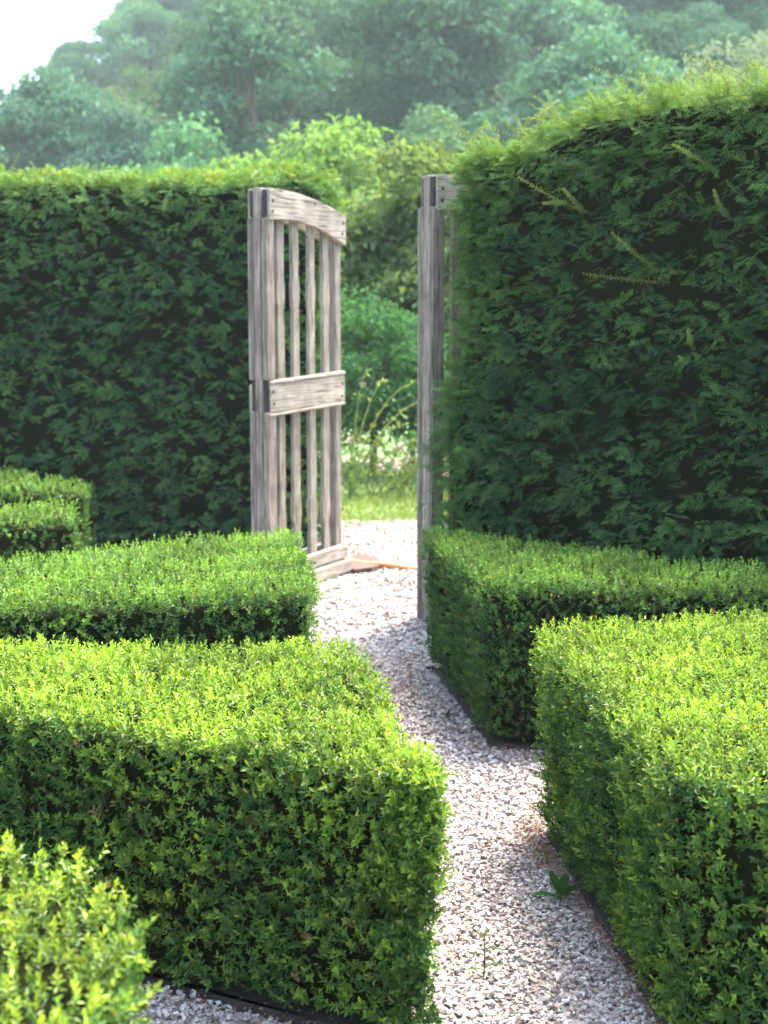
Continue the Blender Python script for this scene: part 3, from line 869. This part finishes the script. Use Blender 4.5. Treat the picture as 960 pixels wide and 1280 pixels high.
# fallen brown leaf litter along the hedge feet
def litter(n, line, spread, rg):
    line = np.array(line, float)
    t = rg.uniform(0, len(line) - 1.001, n)
    i = t.astype(int); f = (t - i)[:, None]
    p = line[i] * (1 - f) + line[i + 1] * f + np.c_[-np.abs(rg.normal(size=n)) * spread, rg.normal(size=n) * spread]
    B = np.c_[p, np.full(n, 0.021) + rg.uniform(0, 0.006, n)]
    D = nrm(np.c_[rg.normal(size=(n, 2)), rg.normal(size=n) * 0.2])
    V, F = leaves4(B, D, nrm(UP + rg.normal(size=(n, 3)) * 0.35), rg.uniform(0.007, 0.016, n), rg.uniform(0.003, 0.007, n), 0.2, 0.1)
    c = np.array([0.17, 0.095, 0.055]) * rg.uniform(0.5, 1.6, (n, 1))
    return V, F, np.repeat(c, 4, 0)
parts = [litter(620, [(0.46, 3.95), (0.48, 3.6)], 0.06, rg), litter(750, [(0.46, 3.75), (0.61, 2.70)], 0.03, rg), litter(480, [(0.14, 5.75), (0.34, 4.62), (0.60, 4.58)], 0.04, rg),
         litter(300, [(0.12, 5.9), (0.12, 5.5), (0.14, 5.3)], 0.07, rg), litter(260, [(-0.75, 3.06), (-0.25, 2.78), (0.05, 2.66)], 0.03, rg), litter(200, [(-0.2, 7.5), (0.2, 6.5)], 0.3, rg)]
o = 0; lV, lF, lC = [], [], []
for a, b, c in parts:
    lV.append(a); lF.append(b + o); lC.append(c); o += len(a)
tag(link('leaf_litter', mesh_np('leaf_litter', np.concatenate(lV), np.concatenate(lF), M_CHIP, np.concatenate(lC))), 'dry brown leaf litter scattered on the gravel along the hedge feet', 'leaf litter', kind='stuff')

# ------------------------------------------------------------------ weeds on the path
def weed(loc, label, specs, color, seed):
    """specs: list of (azimuth deg, rise deg, length, width)"""
    rg = np.random.default_rng(seed)
    root = tag(empty('weed', loc), label, 'weed')
    M = M_TREE
    for az, rise, L_, W_, h in specs:
        n = 7
        s = np.linspace(0, 1, n)
        d = np.array([math.cos(R(az)) * math.cos(R(rise)), math.sin(R(az)) * math.cos(R(rise)), math.sin(R(rise))])
        mid = np.array([0, 0, h]) + d * (s * L_)[:, None] - UP * (s ** 2 * L_ * 0.28)[:, None]
        side = np.array([-math.sin(R(az)), math.cos(R(az)), 0])
        w = W_ * 0.5 * np.sin(np.pi * np.clip(s * 0.93 + 0.04, 0, 1)) ** 0.8
        V = np.concatenate([mid + side * w[:, None] + UP * (w * 0.35)[:, None], mid, mid - side * w[:, None] + UP * (w * 0.35)[:, None]])
        F = []
        for i in range(n - 1):
            F += [(i, i + 1, n + i + 1, n + i), (n + i, n + i + 1, 2 * n + i + 1, 2 * n + i)]
        c = np.array(color) * rg.uniform(0.8, 1.2)
        link('leaf', mesh_np('weed_leaf', V, np.array(F), M, np.tile(c, (len(V), 1)), True), root)
    hmax = max(q[4] for q in specs) + 0.005
    tV, tF = tube([(0, 0, -0.01), (0.002, 0, hmax * 0.5), (0, 0.002, hmax)], [0.002, 0.0016, 0.001], 5)
    link('stem', mesh_np('weed_stem', tV, tF, M, np.tile(np.array([[0.09, 0.10, 0.03]]), (len(tV), 1))), root)
weed((0.452, 3.40, 0.016), 'dark broad leaved weed growing against the long right hedge', [(185, 25, 0.085, 0.026, 0.0), (120, 60, 0.10, 0.024, 0.0), (60, 65, 0.085, 0.028, 0.0), (20, 40, 0.08, 0.026, 0.0), (235, 55, 0.06, 0.02, 0.0), (330, 40, 0.05, 0.02, 0.0)], (0.035, 0.085, 0.022), 51)
weed((0.225, 2.98, 0.016), 'thin upright weed with narrow leaves standing alone in the gravel', [(180, 15, 0.045, 0.009, 0.015), (10, 20, 0.05, 0.009, 0.02), (200, 30, 0.04, 0.009, 0.05), (0, 10, 0.05, 0.010, 0.065), (150, 50, 0.035, 0.008, 0.085), (60, 55, 0.03, 0.008, 0.09), (320, 20, 0.035, 0.008, 0.04)], (0.06, 0.11, 0.03), 52)
weed((0.235, 5.02, 0.016), 'tiny dark seedling on the gravel below the shaded hedge', [(0, 40, 0.035, 0.016, 0.0), (90, 40, 0.03, 0.016, 0.0), (180, 40, 0.035, 0.016, 0.0), (270, 35, 0.03, 0.015, 0.0), (45, 65, 0.03, 0.014, 0.005)], (0.035, 0.07, 0.02), 53)
weed((0.44, 3.62, 0.016), 'small dry brownish sprig lying where litter gathers by the right hedge', [(200, 30, 0.05, 0.008, 0.01), (100, 60, 0.05, 0.008, 0.01), (150, 45, 0.06, 0.007, 0.01), (60, 50, 0.05, 0.008, 0.0)], (0.16, 0.13, 0.05), 54)

# ------------------------------------------------------------------ hose, flat stone and twigs by the gate
hp = np.array([(-0.33, 8.34), (-0.26, 8.27), (-0.16, 8.23), (-0.06, 8.13), (0.05, 8.05), (0.16, 8.02), (0.27, 8.07), (0.42, 8.2), (0.6, 8.5)])
tt = np.linspace(0, len(hp) - 1, 60)
hx = np.interp(tt, np.arange(len(hp)), hp[:, 0]); hy = np.interp(tt, np.arange(len(hp)), hp[:, 1])
for _ in range(6):
    hx[1:-1] = (hx[:-2] + 2 * hx[1:-1] + hx[2:]) / 4; hy[1:-1] = (hy[:-2] + 2 * hy[1:-1] + hy[2:]) / 4
hV, hF = tube(np.c_[hx, hy, 0.027 + 0.006 * np.sin(tt * 2)], 0.0155, 10)
tag(link('garden_hose', mesh_np('garden_hose', hV, hF, simple_mat('hose_rubber', (0.42, 0.17, 0.06), (0.52, 0.23, 0.085), 8, 0.45, 0.05), smooth=True)),
    'orange garden hose lying across the gravel in the gateway', 'hose')
sp = [(-0.235, 8.02), (-0.17, 7.93), (-0.07, 7.98), (-0.02, 8.10), (-0.03, 8.34), (-0.12, 8.42), (-0.22, 8.36)]
bm = bmesh.new()
a = [bm.verts.new((x, y, 0.0)) for x, y in sp]; b_ = [bm.verts.new((x + 0.004 * (i % 2), y, 0.030 + 0.003 * (i % 3))) for i, (x, y) in enumerate(sp)]
bm.faces.new(a[::-1]); bm.faces.new(b_)
for i in range(len(sp)):
    bm.faces.new((a[i], a[(i + 1) % len(sp)], b_[(i + 1) % len(sp)], b_[i]))
me = bpy.data.meshes.new('flat_stone'); bm.to_mesh(me); bm.free()
me.materials.append(simple_mat('brown_stone', (0.035, 0.02, 0.015), (0.09, 0.052, 0.04), 22, 0.9, 0.5))
tag(link('flat_stone', me), 'flat reddish brown stone set in the gravel at the foot of the open gate leaf', 'stone')
for pts, lab in (([(0.00, 7.62, 0.03), (0.08, 7.50, 0.035), (0.17, 7.42, 0.03)], 'dry twig lying on gravel at the grooved gate edge, the straighter one'),
                 ([(0.04, 7.22, 0.025), (0.09, 7.16, 0.032), (0.16, 7.15, 0.028), (0.19, 7.17, 0.03)], 'dry bent twig lying on gravel beside the grooved gate edge')):
    tV, tF = tube(pts, np.linspace(0.004, 0.002, len(pts)), 5)
    tag(link('twig', mesh_np('twig', tV, tF, M_BARK, smooth=True)), lab, 'twig')

# ------------------------------------------------------------------ lawn beyond the gate
rg = np.random.default_rng(61)
n = 26000
X = rg.uniform(-2.2, 2.6, n); Y = 9.86 + rg.random(n) ** 1.4 * 2.2 + 0.10 * np.sin(X * 3.1)
k = rg.random(n) < np.clip(0.35 + (Y - 9.86) * 2.5, 0, 1)
X, Y = X[k], Y[k]; n = len(X)
B = np.c_[X, Y, terrain(X, Y)]
D = nrm(np.c_[rg.normal(size=(n, 2)) * 0.45, np.ones(n)])
gV2, gF2 = leaves4(B, D, nrm(np.c_[rg.normal(size=(n, 2)), np.full(n, 0.2)]), rg.uniform(0.028, 0.055, n) * (1 + 0.4 * noise(B, 4, 3, 2)), np.full(n, 0.007), 0.0, 0.25, 0.35)
c = np.array([0.125, 0.20, 0.045]) * rg.uniform(0.7, 1.3, (n, 1)) + np.array([0.05, 0.02, 0]) * rg.random((n, 1))
tag(link('lawn_grass', mesh_np('lawn_grass', gV2, gF2, M_BOX, np.repeat(c, 4, 0))), 'bright mown grass strip beyond the gate', 'grass', kind='stuff')

# ------------------------------------------------------------------ trees
def crown_leaves(clumps, per, rg, L0, W0, c_dark, c_light, flop=0.4, radial=0.5, rnd=0.45, tvar=0.18):
    """clumps: (n,4) centre + radius; leaves through the outer part of each clump"""
    Bs, Ds, Ns, Cs = [], [], [], []
    zmin, zmax = clumps[:, 2].min(), clumps[:, 2].max()
    for cx, cy, cz, r in clumps:
        m = max(6, int(per * r * r))
        d = nrm(rg.normal(size=(m, 3)))
        d[:, 2] = np.where(d[:, 2] < -0.3, -d[:, 2], d[:, 2])
        rr = r * rg.uniform(0.55, 1.05, m) * (1 + 0.18 * noise(d * 2 + cx, 2.0, 4, 2))
        p = np.array([cx, cy, cz]) + d * rr[:, None] * np.array([1, 1, 0.78])
        Bs.append(p)
        Ds.append(nrm(d * (1.2 - radial) + rg.normal(size=(m, 3)) * 0.6 + np.array([0, 0, -flop])))
        Ns.append(nrm(d * radial + UP * (1.3 - radial) + rg.normal(size=(m, 3)) * rnd))
        t = np.clip(0.45 + rg.normal() * tvar + rg.normal(size=m) * 0.12, 0, 1)[:, None]
        Cs.append(np.array(c_dark) * (1 - t) + np.array(c_light) * t)
    B = np.concatenate(Bs); n = len(B)
    V, F = leaves4(B, np.concatenate(Ds), np.concatenate(Ns), L0 * rg.uniform(0.7, 1.3, n), W0 * rg.uniform(0.7, 1.3, n), 0.15, 0.15, 0.5)
    return V, F, np.repeat(np.concatenate(Cs), 4, 0)

def make_clumps(rg, h, rad, n, z0f=0.25, rc=(0.22, 0.36), shape=1.0):
    """clump centres over an egg shaped crown"""
    out = []
    zc = h * (0.5 + z0f / 2); rz = h * (1 - z0f) / 2
    while len(out) < n:
        d = nrm(rg.normal(size=3))
        q = rg.uniform(0.35, 0.82) 
        p = d * q
        f = 1.0 - 0.35 * max(0, p[2]) * shape
        r = rad * rg.uniform(*rc)
        out.append((p[0] * rad * f, p[1] * rad * f, zc + p[2] * rz, r))
    return np.array(out)

def limb_mesh(rg, h, clumps, r0):
    """trunk plus limbs to some clumps"""
    Vs, Fs, o = [], [], 0
    bend = rg.normal(size=2) * 0.06 * h
    zz = np.linspace(-0.3, h * 0.72, 8)
    tr = np.c_[bend[0] * (zz / h) ** 2, bend[1] * (zz / h) ** 2, zz]
    a, f = tube(tr, np.linspace(r0, r0 * 0.3, 8), 7)
    Vs.append(a); Fs.append(f); o += len(a)
    for c in clumps[:: max(1, len(clumps) // 10)]:
        z = min(c[2] * 0.65, h * 0.6)
        st = np.array([bend[0] * (z / h) ** 2, bend[1] * (z / h) ** 2, z])
        en = np.array(c[:3])
        m = (st + en) / 2 + np.array([0, 0, -0.05 * h])
        a, f = tube([st, m, en], [r0 * 0.42, r0 * 0.28, r0 * 0.1], 5)
        Vs.append(a); Fs.append(f + o); o += len(a)
    return np.concatenate(Vs), np.concatenate(Fs)

def tree_meshes(rg, h, rad, nc, per, L0, W0, cd_, cl_, mat, z0f=0.25, r0=None, rc=(0.22, 0.36), **kw):
    cl = make_clumps(rg, h, rad, nc, z0f, rc)
    V, F, C = crown_leaves(cl, per, rg, L0, W0, cd_, cl_, **kw)
    cm = mesh_np('crown', V, F, mat, C)
    tV, tF = limb_mesh(rg, h, cl, r0 or h * 0.022)
    tm = mesh_np('trunk', tV, tF, M_BARK, smooth=True)
    return cm, tm

def put_tree(name, meshes, loc, rz, s, label, cat, group=None):
    t = tag(empty(name, loc, rz), label, cat, group)
    t.scale = (s, s, s * 1.0)
    link('crown', meshes[0], t); link('trunk', meshes[1], t)
    return t

# trees and bushes a few steps beyond the gate
rg = np.random.default_rng(71)
def near_tree(x, y, h, rad, label, cd_, cl_, seed, nc=46, per=1100, L0=0.12, W0=0.06, z0f=0.1, name='garden_tree', cat='tree'):
    r_ = np.random.default_rng(seed)
    z = float(terrain(x, y))
    h2 = h - z
    ms = tree_meshes(r_, h2, rad, nc, per / (0.3 * rad) ** 0.0, L0, W0, cd_, cl_, M_TREE, z0f, 0.05)
    put_tree(name, ms, (x, y, z), 0, 1.0, label, cat, 'trees and bushes beyond the gate')
near_tree(-0.75, 17.0, 3.95, 1.55, 'light green feathery tree rising behind the arched gate leaf', (0.075, 0.14, 0.045), (0.19, 0.28, 0.095), 101, 70)
near_tree(0.30, 15.2, 3.45, 1.3, 'pale green leafy tree seen through the gap between the gate leaves', (0.075, 0.15, 0.05), (0.19, 0.28, 0.10), 102, 80)
near_tree(-2.1, 18.5, 3.9, 1.3, 'yellowish light green tree peeping over the level yew wall', (0.075, 0.14, 0.04), (0.19, 0.27, 0.08), 103, 46)
near_tree(1.35, 17.5, 3.6, 1.2, 'mid green tree behind the grooved gate edge and yew block', (0.05, 0.10, 0.03), (0.14, 0.21, 0.07), 104, 50)
near_tree(-0.10, 13.3, 1.75, 0.95, 'dark green bush at the far side of the lawn strip', (0.03, 0.075, 0.028), (0.095, 0.175, 0.06), 105, 54, 1700, 0.07, 0.035, 0.0, 'bush', 'bush')
near_tree(0.85, 13.9, 1.7, 0.8, 'dark green bush half hidden behind the grooved gate edge', (0.03, 0.075, 0.028), (0.095, 0.175, 0.06), 106, 40, 1700, 0.07, 0.035, 0.0, 'bush', 'bush')

near_tree(0.42, 12.75, 1.0, 0.62, 'low mid green bush behind the flowering shrub', (0.03, 0.075, 0.028), (0.09, 0.17, 0.055), 107, 34, 1700, 0.065, 0.032, 0.0, 'bush', 'bush')
near_tree(-0.55, 12.9, 1.05, 0.6, 'low mid green bush behind the tuft of tall pale stems', (0.03, 0.075, 0.028), (0.09, 0.17, 0.055), 108, 34, 1700, 0.065, 0.032, 0.0, 'bush', 'bush')
# flowering shrub with arching stems beyond the lawn
rg = np.random.default_rng(81)
fr = tag(empty('flowering_shrub', (0.10, 11.45, 0)), 'arching shrub with pale pink flower heads beyond the lawn strip', 'shrub')
off = np.array([0.10, 11.75, 0.0])
Bs, Ds, FB = [], [], []
for k in range(34):
    az = rg.uniform(0, 6.28); L_ = rg.uniform(0.45, 0.95); s = np.linspace(0, 1, 9)
    hz = rg.uniform(0.35, 0.75)
    pts = np.c_[rg.normal() * 0.25 + np.cos(az) * s * L_, rg.normal() * 0.1 + np.sin(az) * s * L_ * 0.6, np.sin(s * 2.2) * hz * 0.62]
    tV, tF = tube(pts, np.linspace(0.006, 0.0025, 9), 4)
    link('stem', mesh_np('shrub_stem', tV, tF, M_TREE, np.tile(np.array([[0.22, 0.24, 0.08]]), (len(tV), 1))), fr)
    m = 46
    q = pts[rg.integers(1, 9, m)] + rg.normal(size=(m, 3)) * 0.035
    Bs.append(q); Ds.append(nrm(rg.normal(size=(m, 3)) + UP * 0.3))
    if rg.random() < 0.45: FB.append(pts[-1 - rg.integers(0, 3)])
B = np.concatenate(Bs); D = np.concatenate(Ds); n = len(B)
V, F = leaves4(B, D, nrm(rg.normal(size=(n, 3)) + UP), rg.uniform(0.03, 0.06, n), rg.uniform(0.014, 0.024, n))
c = np.array([0.07, 0.13, 0.035]) * rg.uniform(0.6, 1.8, (n, 1))
tag(link('foliage', mesh_np('shrub_leaves', V, F, M_TREE, np.repeat(c, 4, 0)), fr), kind='stuff')
for p in FB:
    m = 26
    d = nrm(rg.normal(size=(m, 3)) + UP * 0.4)
    V, F = leaves4(p + d * 0.012, d, nrm(rg.normal(size=(m, 3))), rg.uniform(0.022, 0.038, m), rg.uniform(0.016, 0.026, m))
    c = np.array([0.62, 0.45, 0.42]) * rg.uniform(0.8, 1.2, (m, 1))
    link('flower', mesh_np('flower', V, F, M_CHIP, np.repeat(c, 4, 0)), fr)
# tall pale arching stems left of it
ar = tag(empty('tall_weed', (-0.28, 11.2, 0)), 'tuft of tall pale arching stems beside the open gate leaf', 'plant')
for k, (dx, hh, bx) in enumerate([(0.50, 0.95, 0.35), (0.30, 0.98, 0.22), (0.62, 0.80, 0.5), (0.75, 0.55, 0.65), (0.15, 1.05, 0.05), (0.45, 0.6, 0.45)]):
    s = np.linspace(0, 1, 12)
    pts = np.c_[dx * s ** 1.3, 0.15 * s * (k % 3 - 1), hh * np.sin(s * 1.45)]
    tV, tF = tube(pts, np.linspace(0.009, 0.004, 12), 5)
    link('stem', mesh_np('weed_stalk', tV, tF, M_TREE, np.tile(np.array([[0.20, 0.26, 0.09]]), (len(tV), 1))), ar)
    m = 22
    q = pts[rg.integers(4, 12, m)]
    V, F = leaves4(q, nrm(rg.normal(size=(m, 3)) * 0.5 + np.array([0.4, 0, 0.6])), nrm(rg.normal(size=(m, 3))), rg.uniform(0.03, 0.06, m), rg.uniform(0.008, 0.014, m))
    c = np.array([0.22, 0.28, 0.09]) * rg.uniform(0.7, 1.3, (m, 1))
    tag(link('foliage', mesh_np('stalk_leaves', V, F, M_TREE, np.repeat(c, 4, 0)), ar), kind='stuff')

# wooded hillside
KINDS = [  # crown colours shifted towards blue, painting in part of the distance haze
    ('broadleaf_tree', 'dark green round crowned tree', (0.024, 0.075, 0.042), (0.065, 0.155, 0.078), (7.5, 9.0), 4.0),
    ('broadleaf_tree', 'mid green full crowned tree', (0.038, 0.11, 0.054), (0.095, 0.21, 0.098), (8.0, 9.5), 4.3),
    ('broadleaf_tree', 'light green loose crowned tree', (0.062, 0.145, 0.06), (0.14, 0.26, 0.105), (7.0, 8.5), 3.6),
    ('broadleaf_tree', 'tall narrow bluish green tree', (0.03, 0.085, 0.05), (0.075, 0.16, 0.09), (9.5, 11), 2.9),
]
protos = []
for q, (nm, lab, cd_, cl_, hh, rad) in enumerate(KINDS):
    for v in range(2):
        r_ = np.random.default_rng(200 + q * 10 + v)
        protos.append((q, tree_meshes(r_, r_.uniform(*hh), rad, 34, 150, 0.29, 0.21, cd_, cl_, M_HILL, 0.12, 0.16, (0.26, 0.44), radial=1.1, rnd=0.22, tvar=0.22)))
rg = np.random.default_rng(91)
F_PX, TH = 1750.0, math.atan(250 / 1750.0)
def elev(x, y, z): return (z - 1.5) / y
pts = []
tries = 0
while tries < 16000 and len(pts) < 280:
    tries += 1
    y = 46 + 118 * rg.random() ** 0.8
    x = rg.uniform(-0.36, 0.36) * y
    z = float(terrain(x, y))
    e = elev(x, y, z)
    if e > 0.25 or e < -0.02: continue
    if x / y < -0.10 and 66 < y < 104: continue        # open terraces
    sp_ = 4.3 + 0.012 * y
    if all((x - a) ** 2 + (y - b) ** 2 > sp_ * sp_ for a, b, _ in pts):
        pts.append((x, y, z))
for x, y, z in pts:
    q = rg.choice(4, p=[0.34, 0.33, 0.19, 0.14])
    cand = [p for p in protos if p[0] == q]
    ms = cand[rg.integers(0, 2)][1]
    nm, lab = KINDS[q][0], KINDS[q][1]
    where = 'at the foot of the wooded hillside' if y < 60 else ('halfway up the wooded hillside' if y < 95 else 'high on the misty wooded hillside')
    put_tree(nm, ms, (x, y, z), rg.uniform(0, 6.28), rg.uniform(0.62, 1.12), lab + ' ' + where, 'tree', 'trees in the wood ' + where)
# low bushes on the terraces
r_ = np.random.default_rng(301)
bushm = [tree_meshes(r_, 2.2, 1.6, 22, 120, 0.30, 0.18, (0.05, 0.10, 0.035), (0.13, 0.20, 0.06), M_HILL, 0.0, 0.06) for _ in range(2)]
for row, y0 in enumerate((70, 79, 89, 98)):
    for k in range(9):
        y = y0 + rg.normal() * 0.9
        x = (-0.30 + 0.022 * k + rg.normal() * 0.004) * y
        put_tree('bush', bushm[rg.integers(0, 2)], (x, y, float(terrain(x, y)) - 0.1), rg.uniform(0, 6.28), rg.uniform(0.6, 1.1),
                 'low light green bush on the open hillside terraces, in the %s row up the slope' % ('lowest', 'second', 'third', 'topmost')[row], 'bush', 'bushes on the hillside terraces')
# pale olive-like tree above the yew block
r_ = np.random.default_rng(302)
ol = tree_meshes(r_, 9.0, 3.0, 60, 150, 0.28, 0.12, (0.10, 0.14, 0.09), (0.22, 0.27, 0.19), M_HILL, 0.15, 0.15)
x, y = 11.2, 44.5
put_tree('olive_tree', ol, (x, y, 1.3), 0, 1.0, 'pale grey green rounded tree showing above the shaggy yew block', 'tree')

# ------------------------------------------------------------------ haze over the valley
def haze():
    x0, x1, y0, y1, z0, z1 = -255, 255, -32, 406, -4.0, 70
    V = np.array([[x0, y0, z0], [x1, y0, z0], [x1, y1, z0], [x0, y1, z0], [x0, y0, z1], [x1, y0, z1], [x1, y1, z1], [x0, y1, z1]], float)
    F = np.array([[0, 3, 2, 1], [4, 5, 6, 7], [0, 1, 5, 4], [1, 2, 6, 5], [2, 3, 7, 6], [3, 0, 4, 7]])
    m = bpy.data.materials.new('haze'); m.use_nodes = True
    N, L = m.node_tree.nodes, m.node_tree.links
    N.remove(N['Principled BSDF'])
    pv = N.new('ShaderNodeVolumePrincipled')
    pv.inputs['Color'].default_value = (0.80, 0.95, 1.0, 1)
    pv.inputs['Density'].default_value = 0.00065
    pv.inputs['Anisotropy'].default_value = 0.1
    L.new(pv.outputs[0], N['Material Output'].inputs['Volume'])
    return tag(link('haze', mesh_np('haze', V, F, m)), 'thin bluish haze hanging over the whole valley', 'haze', kind='stuff')
haze()
print('TRIS', sum(sum(len(p.vertices) - 2 for p in m.polygons) for m in bpy.data.meshes if len(m.polygons) < 5000) + sum(len(m.polygons) * 2 for m in bpy.data.meshes if len(m.polygons) >= 5000))
